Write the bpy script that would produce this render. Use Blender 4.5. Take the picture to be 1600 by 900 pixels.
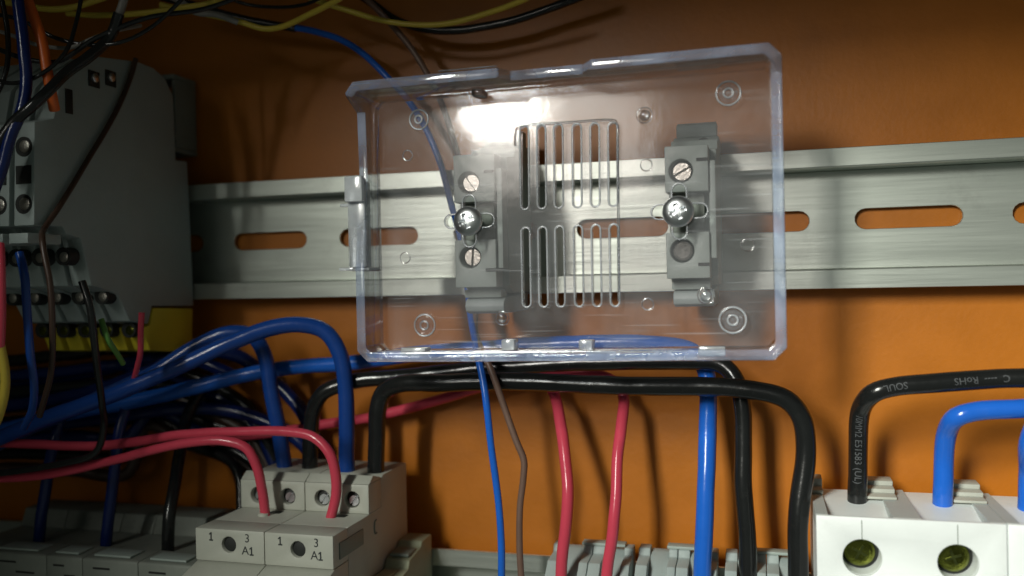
import bpy, bmesh, math, random
from mathutils import Vector, Matrix, noise
from mathutils.geometry import delaunay_2d_cdt
random.seed(7)
for o in list(bpy.data.objects): bpy.data.objects.remove(o)
scene = bpy.context.scene
COL = scene.collection
S = 0.001                                   # all lengths below are millimetres

# ------------------------------------------------------------------ camera
# panel plane Y = 0, X along the mounting rail, Z up, camera on the -Y side (pose solved from the rail's 25/36 mm slots)
F_PX = 1386.0
CAM = Vector((144.433, -242.96, -14.534))
YAW, PITCH, ROLL = 0.2746, -0.0053, 0.0205
RM = (Matrix.Rotation(YAW, 3, 'Z') @ Matrix.Rotation(PITCH, 3, 'X') @ Matrix.Rotation(ROLL, 3, 'Y'))
cd = bpy.data.cameras.new('camera'); cam = bpy.data.objects.new('camera', cd); COL.objects.link(cam)
m3 = Matrix((RM.col[0], RM.col[2], -RM.col[1])).transposed()
cam.matrix_world = Matrix.Translation(CAM * S) @ m3.to_4x4()
cd.sensor_width = 36; cd.lens = 36 * F_PX / 1600
cd.clip_start = 0.005; cd.clip_end = 50
cd.dof.use_dof = True; cd.dof.focus_distance = 0.215; cd.dof.aperture_fstop = 9.5
scene.camera = cam
def ray(px, py): return RM @ Vector(((px - 800) / F_PX, 1, (450 - py) / F_PX))
def U(px, py, Y):                            # pixel -> point on the plane at depth Y
    d = ray(px, py); return CAM + d * ((Y - CAM.y) / d.y)
def UX(px, py, X):                           # pixel -> point on the plane at X
    d = ray(px, py); return CAM + d * ((X - CAM.x) / d.x)

# ------------------------------------------------------------------ light
w = bpy.data.worlds.new('World'); scene.world = w; w.use_nodes = True
bg = w.node_tree.nodes['Background']; bg.inputs[0].default_value = (0.82, 0.94, 0.82, 1); bg.inputs[1].default_value = 0.085
def area(name, loc, target, sx, sy, power, col):
    l = bpy.data.lights.new(name, 'AREA'); l.shape = 'RECTANGLE'; l.size = sx * S; l.size_y = sy * S
    l.energy = power; l.color = col
    o = bpy.data.objects.new(name, l); COL.objects.link(o); o.location = Vector(loc) * S
    o.rotation_euler = (Vector(target) - Vector(loc)).to_track_quat('-Z', 'Y').to_euler(); return o
PLATE_Y = -40.0
_p = U(764, 172, PLATE_Y); _d = (_p - CAM).normalized(); _d.y = -_d.y
LAMP = _p + _d * 1300                        # the lamp whose mirror image shows in the clear box
area('ceiling_lamp', (-315, -1250, 530), (110, 0, -30), 240, 420, 25.0, (0.98, 1.0, 0.91))      # main light, from the upper left front
area('far_lamp', LAMP, (110, 0, 0), 150, 74, 1.2, (1.0, 0.96, 0.86))
area('lit_ceiling', LAMP + _d * 60 + Vector((60, 0, -20)), (110, 0, 0), 430, 250, 1.0, (1.0, 0.94, 0.84))
scene.view_settings.view_transform = 'Standard'; scene.view_settings.look = 'None'
scene.view_settings.exposure = 0.0; scene.view_settings.gamma = 1.0
scene.render.engine = 'CYCLES'
scene.cycles.max_bounces = 16; scene.cycles.transparent_max_bounces = 24; scene.cycles.transmission_bounces = 12

# ------------------------------------------------------------------ materials
def nt(name):
    m = bpy.data.materials.new(name); m.use_nodes = True
    return m, m.node_tree.nodes, m.node_tree.links
def pbr(name, col, rough=0.5, metal=0.0, var=0.12, scale=60, bump=0.0, bscale=900, stretch=(1, 1, 1), spec=0.5, dirt=None):
    m, N, L = nt(name); b = N['Principled BSDF']
    b.inputs['Metallic'].default_value = metal; b.inputs['Specular IOR Level'].default_value = spec
    tc = N.new('ShaderNodeTexCoord'); mp = N.new('ShaderNodeMapping'); mp.inputs['Scale'].default_value = stretch
    L.new(tc.outputs['Object'], mp.inputs[0])
    n = N.new('ShaderNodeTexNoise'); n.inputs['Scale'].default_value = scale; n.inputs['Detail'].default_value = 6; n.inputs['Roughness'].default_value = 0.65
    L.new(mp.outputs[0], n.inputs['Vector'])
    r = N.new('ShaderNodeValToRGB')
    r.color_ramp.elements[0].position = 0.3; r.color_ramp.elements[1].position = 0.72
    r.color_ramp.elements[0].color = tuple(c * (1 - var) for c in col) + (1,)
    r.color_ramp.elements[1].color = tuple(min(1, c * (1 + var)) for c in col) + (1,)
    L.new(n.outputs['Fac'], r.inputs[0]); last = r.outputs[0]
    if dirt:
        n3 = N.new('ShaderNodeTexNoise'); n3.inputs['Scale'].default_value = dirt[1]; n3.inputs['Detail'].default_value = 8; n3.inputs['Roughness'].default_value = 0.7
        L.new(tc.outputs['Object'], n3.inputs['Vector'])
        r3 = N.new('ShaderNodeValToRGB'); r3.color_ramp.elements[0].position = 0.56; r3.color_ramp.elements[1].position = 0.75
        mx = N.new('ShaderNodeMixRGB'); mx.inputs[2].default_value = dirt[0] + (1,)
        ml = N.new('ShaderNodeMath'); ml.operation = 'MULTIPLY'; ml.inputs[1].default_value = dirt[2]
        L.new(n3.outputs['Fac'], r3.inputs[0]); L.new(r3.outputs[0], ml.inputs[0]); L.new(ml.outputs[0], mx.inputs[0])
        L.new(last, mx.inputs[1]); last = mx.outputs[0]
    L.new(last, b.inputs['Base Color'])
    mr = N.new('ShaderNodeMapRange'); mr.inputs[3].default_value = max(0.02, rough - 0.1); mr.inputs[4].default_value = min(1, rough + 0.12)
    L.new(n.outputs['Fac'], mr.inputs[0]); L.new(mr.outputs[0], b.inputs['Roughness'])
    if bump:
        n2 = N.new('ShaderNodeTexNoise'); n2.inputs['Scale'].default_value = bscale; n2.inputs['Detail'].default_value = 3
        L.new(mp.outputs[0], n2.inputs['Vector'])
        bp = N.new('ShaderNodeBump'); bp.inputs['Strength'].default_value = bump; bp.inputs['Distance'].default_value = 0.0004
        L.new(n2.outputs['Fac'], bp.inputs['Height']); L.new(bp.outputs[0], b.inputs['Normal'])
    return m
def schlick(N, L, f0):
    lw = N.new('ShaderNodeLayerWeight'); lw.inputs[0].default_value = 0.5
    p = N.new('ShaderNodeMath'); p.operation = 'POWER'; p.inputs[1].default_value = 4.0
    mr = N.new('ShaderNodeMapRange'); mr.inputs[3].default_value = f0; mr.inputs[4].default_value = 0.9
    L.new(lw.outputs['Facing'], p.inputs[0]); L.new(p.outputs[0], mr.inputs[0]); return mr.outputs[0]
def clear(name, tint, f0, rough, haze=0.0, refr=0.0, ior=1.45, rr=0.03, hc=(0.72, 0.75, 0.78), bump=0.12):
    m, N, L = nt(name); out = N['Material Output']; N.remove(N['Principled BSDF'])
    t = N.new('ShaderNodeBsdfTransparent'); t.inputs[0].default_value = tint + (1,); sh = t.outputs[0]
    if refr:
        g = N.new('ShaderNodeBsdfRefraction'); g.inputs['IOR'].default_value = ior; g.inputs['Roughness'].default_value = rr; g.inputs[0].default_value = tint + (1,)
        mx = N.new('ShaderNodeMixShader'); mx.inputs[0].default_value = refr; L.new(sh, mx.inputs[1]); L.new(g.outputs[0], mx.inputs[2]); sh = mx.outputs[0]
    if haze:
        d = N.new('ShaderNodeBsdfDiffuse'); d.inputs[0].default_value = hc + (1,)
        tc = N.new('ShaderNodeTexCoord'); n = N.new('ShaderNodeTexNoise'); n.inputs['Scale'].default_value = 90; n.inputs['Detail'].default_value = 8
        L.new(tc.outputs['Object'], n.inputs['Vector'])
        mr = N.new('ShaderNodeMapRange'); mr.inputs[1].default_value = 0.35; mr.inputs[2].default_value = 0.7; mr.inputs[3].default_value = haze * 0.5; mr.inputs[4].default_value = haze * 1.5
        L.new(n.outputs['Fac'], mr.inputs[0])
        hz_ = mr.outputs[0]
        for rot, thr in ((0.5, 0.665), (-0.9, 0.68), (1.35, 0.69)):       # fine scratches
            mp = N.new('ShaderNodeMapping'); mp.inputs['Rotation'].default_value = (0, rot, 0); mp.inputs['Scale'].default_value = (22, 1, 900)
            L.new(tc.outputs['Object'], mp.inputs[0])
            n4 = N.new('ShaderNodeTexNoise'); n4.inputs['Scale'].default_value = 1.6; n4.inputs['Detail'].default_value = 1; L.new(mp.outputs[0], n4.inputs['Vector'])
            m4 = N.new('ShaderNodeMapRange'); m4.inputs[1].default_value = thr; m4.inputs[2].default_value = thr + 0.05; m4.inputs[3].default_value = 0; m4.inputs[4].default_value = 0.10
            L.new(n4.outputs['Fac'], m4.inputs[0]); ad = N.new('ShaderNodeMath'); ad.operation = 'ADD'; L.new(hz_, ad.inputs[0]); L.new(m4.outputs[0], ad.inputs[1]); hz_ = ad.outputs[0]
        mx = N.new('ShaderNodeMixShader'); L.new(hz_, mx.inputs[0]); L.new(sh, mx.inputs[1]); L.new(d.outputs[0], mx.inputs[2]); sh = mx.outputs[0]
    gl = N.new('ShaderNodeBsdfGlossy'); gl.inputs['Roughness'].default_value = rough
    # fine unevenness of moulded plastic
    tc = N.new('ShaderNodeTexCoord'); n = N.new('ShaderNodeTexNoise'); n.inputs['Scale'].default_value = 160; n.inputs['Detail'].default_value = 4
    L.new(tc.outputs['Object'], n.inputs['Vector'])
    bp = N.new('ShaderNodeBump'); bp.inputs['Strength'].default_value = bump; bp.inputs['Distance'].default_value = 0.0004
    L.new(n.outputs['Fac'], bp.inputs['Height']); L.new(bp.outputs[0], gl.inputs['Normal'])
    mx = N.new('ShaderNodeMixShader'); L.new(schlick(N, L, f0), mx.inputs[0]); L.new(sh, mx.inputs[1]); L.new(gl.outputs[0], mx.inputs[2])
    L.new(mx.outputs[0], out.inputs[0]); return m
M = {}
M['panel'] = pbr('orange_paint', (0.46, 0.142, 0.006), 0.40, 0, 0.16, 25, 0.12, 700, dirt=((0.33, 0.12, 0.03), 14, 0.5))
M['grime'] = pbr('grimy_plug', (0.17, 0.165, 0.15), 0.6, 0.3, 0.4, 400, 0.6, 1500)
M['strip'] = pbr('shaded_grimy_plastic', (0.22, 0.24, 0.21), 0.6, 0, 0.15, 60, 0.2, 900, dirt=((0.08, 0.09, 0.08), 90, 0.7))  # base darkened for the shaded corner, grime mottled over it
M['cab'] = pbr('grey_cabinet_paint', (0.16, 0.17, 0.15), 0.6, 0, 0.05, 30)
M['zinc'] = pbr('zinc_plate', (0.66, 0.70, 0.64), 0.36, 0.92, 0.08, 70, 0.13, 800, stretch=(0.05, 1, 1), dirt=((0.42, 0.43, 0.40), 60, 0.5))
M['grey'] = pbr('grey_polyamide', (0.33, 0.39, 0.36), 0.5, 0, 0.06, 80, 0.15, 1500)
M['grey_lt'] = pbr('light_grey_polyamide', (0.36, 0.42, 0.41), 0.5, 0, 0.06, 80, 0.15, 1500)
M['dgrey'] = pbr('drab_grey_polyamide', (0.20, 0.23, 0.20), 0.55, 0, 0.08, 80, 0.15, 1500)
M['beige'] = pbr('beige_grey_plastic', (0.45, 0.46, 0.40), 0.48, 0, 0.05, 50, 0.12, 1500, dirt=((0.30, 0.30, 0.26), 45, 0.35))
M['white'] = pbr('white_plastic', (0.82, 0.86, 0.85), 0.45, 0, 0.04, 60, 0.10, 1500, dirt=((0.55, 0.56, 0.54), 70, 0.25))
M['olive'] = pbr('olive_plastic', (0.30, 0.31, 0.21), 0.55, 0, 0.08, 80, 0.2, 1200)
M['yellow_pa'] = pbr('yellow_polyamide', (0.78, 0.64, 0.04), 0.5, 0, 0.06, 80)
M['black_hole'] = pbr('dark_opening', (0.015, 0.017, 0.015), 0.6, 0, 0.1, 80)  # puts the shade inside holes and slots into the colour
M['screw'] = pbr('bright_screw_steel', (0.74, 0.76, 0.78), 0.30, 1.0, 0.10, 300)
M['screw_old'] = pbr('dull_screw_steel', (0.52, 0.50, 0.45), 0.34, 1.0, 0.2, 300, 0.2, 2000)
M['brass'] = pbr('greenish_brass', (0.24, 0.26, 0.05), 0.20, 1.0, 0.45, 300, 0.35, 700)
M['brass_shaded'] = pbr('shaded_brass', (0.05, 0.06, 0.015), 0.3, 0.6, 0.4, 400)
M['white_shaded'] = pbr('shaded_white_plastic', (0.50, 0.54, 0.52), 0.55, 0, 0.08, 60, 0.12, 1500, dirt=((0.36, 0.38, 0.36), 60, 0.4))  # grazing-light grey of the breaker tops put into the colour
M['red'] = pbr('red_pvc', (0.60, 0.06, 0.10), 0.20, 0, 0.08, 90, 0.22, 330, dirt=((0.30, 0.27, 0.24), 140, 0.04))
M['blue'] = pbr('blue_pvc', (0.010, 0.055, 0.27), 0.20, 0, 0.10, 90, 0.22, 330, dirt=((0.30, 0.27, 0.24), 140, 0.04))
M['blue_lt'] = pbr('bright_blue_pvc', (0.015, 0.13, 0.60), 0.20, 0, 0.08, 90, 0.22, 330, dirt=((0.30, 0.27, 0.24), 140, 0.04))
M['blue_dk'] = pbr('dark_blue_pvc', (0.006, 0.018, 0.11), 0.20, 0, 0.10, 90, 0.22, 330, dirt=((0.30, 0.27, 0.24), 140, 0.04))
M['black'] = pbr('black_pvc', (0.012, 0.013, 0.013), 0.20, 0, 0.15, 90, 0.22, 330, dirt=((0.30, 0.27, 0.24), 140, 0.04))
M['brown'] = pbr('brown_pvc', (0.16, 0.095, 0.07), 0.40, 0, 0.12, 90, 0.1, 500)
M['brown_dk'] = pbr('dark_brown_pvc', (0.055, 0.03, 0.02), 0.40, 0, 0.12, 90, 0.1, 500)
M['yellow'] = pbr('yellow_pvc', (0.55, 0.42, 0.05), 0.40, 0, 0.10, 90)
M['orange'] = pbr('orange_pvc', (0.75, 0.14, 0.02), 0.40, 0, 0.08, 90)
M['grey_w'] = pbr('grey_pvc', (0.23, 0.22, 0.20), 0.45, 0, 0.08, 90)
M['green'] = pbr('green_pvc', (0.10, 0.26, 0.05), 0.45, 0, 0.08, 90)
M['ink'] = pbr('dark_ink', (0.03, 0.035, 0.035), 0.6, 0, 0.1, 90)
M['ink_w'] = pbr('grey_ink', (0.07, 0.075, 0.08), 0.6, 0, 0.1, 200)
M['duct'] = pbr('duct_grey', (0.22, 0.25, 0.22), 0.5, 0, 0.06, 60)
M['copper'] = pbr('bare_strand', (0.55, 0.50, 0.42), 0.35, 1.0, 0.2, 300)
M['clear'] = clear('clear_plastic', (0.955, 0.935, 0.945), 0.07, 0.10, haze=0.065, bump=0.13)  # haze raised to carry the veil of room light reflected in the plate
M['clear_edge'] = clear('clear_plastic_edge', (0.95, 0.96, 0.985), 0.07, 0.06, haze=0.08, refr=0.28, rr=0.08, hc=(0.64, 0.69, 0.80))
M['clear_rim'] = clear('clear_plastic_rim', (0.90, 0.93, 0.97), 0.08, 0.08, haze=0.36, refr=0.45, rr=0.1, hc=(0.52, 0.64, 0.90))  # bluish scatter colour stands in for cool light on the rim
M['clear_rib'] = clear('clear_plastic_rib', (0.93, 0.94, 0.95), 0.10, 0.06, haze=0.06, refr=0.8, rr=0.04)
M['tab'] = clear('milky_plastic', (0.9, 0.92, 0.95), 0.08, 0.15, haze=0.5, refr=0.3, rr=0.2)
M['frost'] = clear('frosted_plastic', (0.9, 0.92, 0.95), 0.08, 0.2, haze=0.34, refr=0.5, rr=0.2)

# ------------------------------------------------------------------ mesh helpers
def finish(bm, name, mat, parent=None, origin=None, bevel=0.0, smooth=True, angle=35, seg=2):
    """bm is in world millimetres; links it as one mesh object"""
    bmesh.ops.remove_doubles(bm, verts=bm.verts, dist=1e-4)
    bmesh.ops.recalc_face_normals(bm, faces=bm.faces)
    if bevel:
        es = [e for e in bm.edges if len(e.link_faces) == 2 and e.calc_face_angle(0) > math.radians(30)]
        bmesh.ops.bevel(bm, geom=es, offset=bevel, segments=seg, profile=0.5, affect='EDGES', clamp_overlap=True)
    if parent is not None:
        org = ORG[parent.name]
        loc = Vector((0, 0, 0)) if origin is None else origin - org
    else:
        loc = origin if origin is not None else Vector((0, 0, 0)); org = Vector((0, 0, 0))
    shift = (org + loc) if parent is not None else loc
    for v in bm.verts: v.co = (v.co - shift) * S
    me = bpy.data.meshes.new(name); bm.to_mesh(me); bm.free()
    if smooth:
        for p in me.polygons: p.use_smooth = True
        me.set_sharp_from_angle(angle=math.radians(angle))
    me.materials.append(M[mat] if isinstance(mat, str) else mat)
    o = bpy.data.objects.new(name, me); COL.objects.link(o); o.location = loc * S
    if parent is not None: o.parent = parent
    ORG[o.name] = shift
    return o
ORG = {}
def tag(o, label, cat, group=None, kind=None):
    o['label'] = label; o['category'] = cat
    if group: o['group'] = group
    if kind: o['kind'] = kind
    return o
def thing(name, loc, label, cat, group=None):
    o = bpy.data.objects.new(name, None); COL.objects.link(o); o.empty_display_size = 0.005
    o.location = Vector(loc) * S; ORG[o.name] = Vector(loc); return tag(o, label, cat, group)
def struct(o): o['kind'] = 'structure'; return o
def NB(): return bmesh.new()
def box(bm, x0, x1, y0, y1, z0, z1):
    v = [bm.verts.new(p) for p in ((x0, y0, z0), (x1, y0, z0), (x1, y1, z0), (x0, y1, z0), (x0, y0, z1), (x1, y0, z1), (x1, y1, z1), (x0, y1, z1))]
    for f in ((0, 1, 2, 3), (4, 5, 6, 7), (0, 1, 5, 4), (1, 2, 6, 5), (2, 3, 7, 6), (3, 0, 4, 7)): bm.faces.new([v[i] for i in f])
    return bm
def prism_x(bm, prof, x0, x1):
    a = [bm.verts.new((x0, y, z)) for y, z in prof]; b = [bm.verts.new((x1, y, z)) for y, z in prof]; n = len(prof)
    bm.faces.new(a); bm.faces.new(b)
    for i in range(n): bm.faces.new((a[i], a[(i + 1) % n], b[(i + 1) % n], b[i]))
    return bm
def lathe(bm, prof, c, n=24, axis='Y'):
    """prof: (radius, offset along -Y towards the viewer)"""
    rings = []
    for r, h in prof:
        ring = []
        for k in range(n):
            a = 2 * math.pi * k / n; p, q = r * math.cos(a), r * math.sin(a)
            ring.append(bm.verts.new((c[0] + p, c[1] - h, c[2] + q) if axis == 'Y' else (c[0] + p, c[1] + q, c[2] + h)))
        rings.append(ring)
    for i in range(len(rings) - 1):
        for k in range(n): bm.faces.new((rings[i][k], rings[i][(k + 1) % n], rings[i + 1][(k + 1) % n], rings[i + 1][k]))
    bm.faces.new(rings[0]); bm.faces.new(rings[-1]); return bm
def plate(bm, outline, holes, y0, y1, bev=0.0):
    """flat sheet in the XZ plane with holes, from depth y0 to y1 (y0 < y1)"""
    pts, edges = [], []
    for loop in [outline] + holes:
        b0 = len(pts); pts += [Vector((p[0], p[1])) for p in loop]
        edges += [(b0 + k, b0 + (k + 1) % len(loop)) for k in range(len(loop))]
    vs, es, fs, *_ = delaunay_2d_cdt(pts, edges, [], 0, 1e-6)
    def inside(x, z, loop):
        c = False; n_ = len(loop); k = n_ - 1
        for q in range(n_):
            (xa, za), (xb_, zb_) = loop[q], loop[k]
            if (za > z) != (zb_ > z) and x < (xb_ - xa) * (z - za) / (zb_ - za) + xa: c = not c
            k = q
        return c
    tri = []
    for f in fs:
        x = sum(vs[k].x for k in f) / len(f); z = sum(vs[k].y for k in f) / len(f)
        if inside(x, z, outline) and not any(inside(x, z, h) for h in holes): tri.append(f)
    t_ = bmesh.new()
    A = [t_.verts.new((v.x, y0, v.y)) for v in vs]; B = [t_.verts.new((v.x, y1, v.y)) for v in vs]; cnt = {}
    for f in tri:
        t_.faces.new([A[k] for k in f]); t_.faces.new([B[k] for k in f])
        for k in range(len(f)):
            e = tuple(sorted((f[k], f[(k + 1) % len(f)]))); cnt[e] = cnt.get(e, 0) + 1
    for (a, b), c in cnt.items():
        if c == 1: t_.faces.new((A[a], A[b], B[b], B[a]))
    bmesh.ops.delete(t_, geom=[v for v in t_.verts if not v.link_faces], context='VERTS')
    bmesh.ops.recalc_face_normals(t_, faces=t_.faces)
    if bev:
        el = [e for e in t_.edges if len(e.link_faces) == 2 and e.calc_face_angle(0) > math.radians(60)]
        bmesh.ops.bevel(t_, geom=el, offset=bev, segments=2, profile=0.5, affect='EDGES', clamp_overlap=True)
    me = bpy.data.meshes.new('tmp'); t_.to_mesh(me); t_.free(); bm.from_mesh(me); bpy.data.meshes.remove(me)
    return bm
def circ(cx, cz, r, n=20): return [(cx + r * math.cos(2 * math.pi * k / n), cz + r * math.sin(2 * math.pi * k / n)) for k in range(n)]
def stadium(x0, z0, x1, z1, r, n=7):
    """rounded slot between two centres"""
    a = math.atan2(z1 - z0, x1 - x0); pts = []
    for k in range(n + 1):
        t = a - math.pi / 2 + math.pi * k / n; pts.append((x1 + r * math.cos(t), z1 + r * math.sin(t)))
    for k in range(n + 1):
        t = a + math.pi / 2 + math.pi * k / n; pts.append((x0 + r * math.cos(t), z0 + r * math.sin(t)))
    return pts
def rect(x0, x1, z0, z1): return [(x0, z0), (x1, z0), (x1, z1), (x0, z1)]
def spline(pts, step=1.2, closed=False):
    P = [Vector(p) for p in pts]; out = []; n = len(P)
    rng = range(n) if closed else range(n - 1)
    for i in rng:
        p1, p2 = P[i], P[(i + 1) % n]
        p0 = P[i - 1] if (i or closed) else p1 * 2 - p2
        p3 = P[(i + 2) % n] if (closed or i + 2 < n) else p2 * 2 - p1
        # centripetal Catmull-Rom
        t0 = 0; t1 = t0 + max(1e-4, (p1 - p0).length) ** 0.5; t2 = t1 + max(1e-4, (p2 - p1).length) ** 0.5; t3 = t2 + max(1e-4, (p3 - p2).length) ** 0.5
        k = max(2, int((p2 - p1).length / step))
        for j in range(k):
            t = t1 + (t2 - t1) * j / k
            A1 = p0 * ((t1 - t) / (t1 - t0)) + p1 * ((t - t0) / (t1 - t0)); A2 = p1 * ((t2 - t) / (t2 - t1)) + p2 * ((t - t1) / (t2 - t1)); A3 = p2 * ((t3 - t) / (t3 - t2)) + p3 * ((t - t2) / (t3 - t2))
            B1 = A1 * ((t2 - t) / (t2 - t0)) + A2 * ((t - t0) / (t2 - t0)); B2 = A2 * ((t3 - t) / (t3 - t1)) + A3 * ((t - t1) / (t3 - t1))
            out.append(B1 * ((t2 - t) / (t2 - t1)) + B2 * ((t - t1) / (t2 - t1)))
    if not closed: out.append(P[-1])
    return out
def frames(path, closed=False):
    fr = []; n = len(path); nrm = None
    for i, p in enumerate(path):
        a = path[i - 1] if (i or closed) else p; b = path[(i + 1) % n] if (i + 1 < n or closed) else p
        t = (b - a).normalized()
        if nrm is None:
            nrm = t.cross(Vector((0, 1, 0)))
            if nrm.length < 0.1: nrm = t.cross(Vector((0, 0, 1)))
            nrm.normalize()
        nrm = (nrm - t * nrm.dot(t)).normalized(); fr.append((p, t, nrm, t.cross(nrm)))
    return fr
def tube(bm, path, r, n=12, closed=False, wob=0.0):
    fr = frames(path, closed); rings = []; ph = random.random() * 6
    for i, (p, t, a, b) in enumerate(fr):
        rr = r * (1 + wob * (math.sin(i * 0.37 + ph) + math.sin(i * 0.143 + 2 * ph)))
        rings.append([bm.verts.new(p + (a * math.cos(2 * math.pi * k / n) + b * math.sin(2 * math.pi * k / n)) * rr) for k in range(n)])
    m = len(rings)
    for i in range(m if closed else m - 1):
        A, B = rings[i], rings[(i + 1) % m]
        for k in range(n): bm.faces.new((A[k], A[(k + 1) % n], B[(k + 1) % n], B[k]))
    if not closed: bm.faces.new(rings[0]); bm.faces.new(rings[-1])
    return bm
WP = {}
def wire(name, mat, r, pts, label, cat='wire', group=None, n=14):
    """pts: (pixel x, pixel y, depth Y) each; one insulated conductor"""
    path = spline([U(*p) for p in pts])
    sd = Vector((random.random() * 50, random.random() * 50, 0)); nv = noise.noise_vector
    path = [p + (nv(p * 0.045 + sd) * 0.55 + nv(p * 0.14 + sd) * 0.16) * min(1, 0.6 * r) for p in path]; WP[label] = path
    o = finish(tube(NB(), path, r, n, wob=0.012), name, mat, origin=path[-1].copy(), angle=60)
    return tag(o, label, cat, group)
def text(name, s, mat, parent, x, z, y, h, rot=0.0, align='CENTER', thick=0.06, warp=None):
    """flat print; x,z = centre; lies on the plane Y=y facing the viewer, or warped by a function"""
    cu = bpy.data.curves.new('tmp', 'FONT'); cu.body = s; cu.size = h * 1.4; cu.align_x = align; cu.align_y = 'CENTER'; cu.extrude = thick / 2
    cu.resolution_u = 3
    ob = bpy.data.objects.new('tmp', cu); COL.objects.link(ob)
    dg = bpy.context.evaluated_depsgraph_get(); me = bpy.data.meshes.new_from_object(ob.evaluated_get(dg))
    bm = NB(); bm.from_mesh(me); bpy.data.objects.remove(ob); bpy.data.curves.remove(cu); bpy.data.meshes.remove(me)
    c, sn = math.cos(rot), math.sin(rot)
    if warp: bmesh.ops.subdivide_edges(bm, edges=[e for e in bm.edges if e.calc_length() > 0.5], cuts=1)
    for v in bm.verts:
        a, b, d = v.co
        v.co = warp(a, b, d) if warp else (x + a * c - b * sn, y - d, z + a * sn + b * c)
    return finish(bm, name, mat, parent, smooth=False)
def slot_screw(parent, c, r, mat, ang, name='screw', h=1.6):
    """slotted screw head: two half discs either side of a real groove"""
    bm = NB(); g = r * 0.16
    for sgn in (-1, 1):
        a0 = math.asin(g / r); pts = []
        for k in range(13):
            t = a0 + (math.pi - 2 * a0) * k / 12; pts.append((r * math.cos(t), sgn * r * math.sin(t)))
        if sgn < 0: pts.reverse()
        q = [(x * math.cos(ang) - z * math.sin(ang), x * math.sin(ang) + z * math.cos(ang)) for x, z in pts]
        a = [bm.verts.new((c[0] + x, c[1], c[2] + z)) for x, z in q]; b = [bm.verts.new((c[0] + x * .93, c[1] - h, c[2] + z * .93)) for x, z in q]
        bm.faces.new(a); bm.faces.new(b)
        for i in range(len(q)): bm.faces.new((a[i], a[(i + 1) % len(q)], b[(i + 1) % len(q)], b[i]))
    lathe(bm, [(r * .9, -1.0), (r * .9, h * 0.4)], c, 20)
    return finish(bm, name, mat, parent, angle=30)

# ------------------------------------------------------------------ setting: back panel, cabinet sides
DOOR, ROOF = 635, 198  # unseen door and roof, reach sized for the shade they cast
pan = struct(finish(box(NB(), -118.4, 420, 0, 2, -230, 90.4), 'back_panel', 'panel'))
pan['label'] = 'orange painted steel back panel of the cabinet'
wl = struct(finish(box(NB(), -121, -118.5, -ROOF, 2, -230, 90.4), 'cabinet_wall', 'cab'))
dr = struct(finish(box(NB(), -121, -118.5, -DOOR, -ROOF - 1, -230, 300), 'cabinet_door', 'cab'))
rf = struct(finish(box(NB(), -121, 420, -ROOF, 2, 90.5, 93), 'cabinet_roof', 'cab'))

# ------------------------------------------------------------------ mounting rails
def rail(zc, x0, x1, slots, label):
    bm = NB()
    plate(bm, rect(x0, x1, zc - 12.5, zc + 12.5), [stadium(a + 2.6, zc, b - 2.6, zc, 2.6) for a, b in slots], -2.0, -1.0)
    for s in (1, -1):
        prism_x(bm, [(-8.5, zc + s * 17.5), (-8.5, zc + s * 12.9), (-8.1, zc + s * 12.5), (-1, zc + s * 12.5), (-1, zc + s * 13.5), (-7.5, zc + s * 13.5), (-7.5, zc + s * 17.5)], x0, x1)
    return tag(finish(bm, 'mounting_rail', 'zinc', origin=Vector((x0, -1, zc)), bevel=0.12, seg=1, angle=12), label, 'rail')
rail(0, -116, 300, [(36 * k - 12.5, 36 * k + 12.5) for k in range(-3, 8)], 'slotted zinc mounting rail running behind the clear plastic box')
Z2 = U(760, 863, -8.5).z - 17.5
rail(Z2, -116, 300, [], 'lower zinc mounting rail carrying the white breaker and grey terminals')

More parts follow.
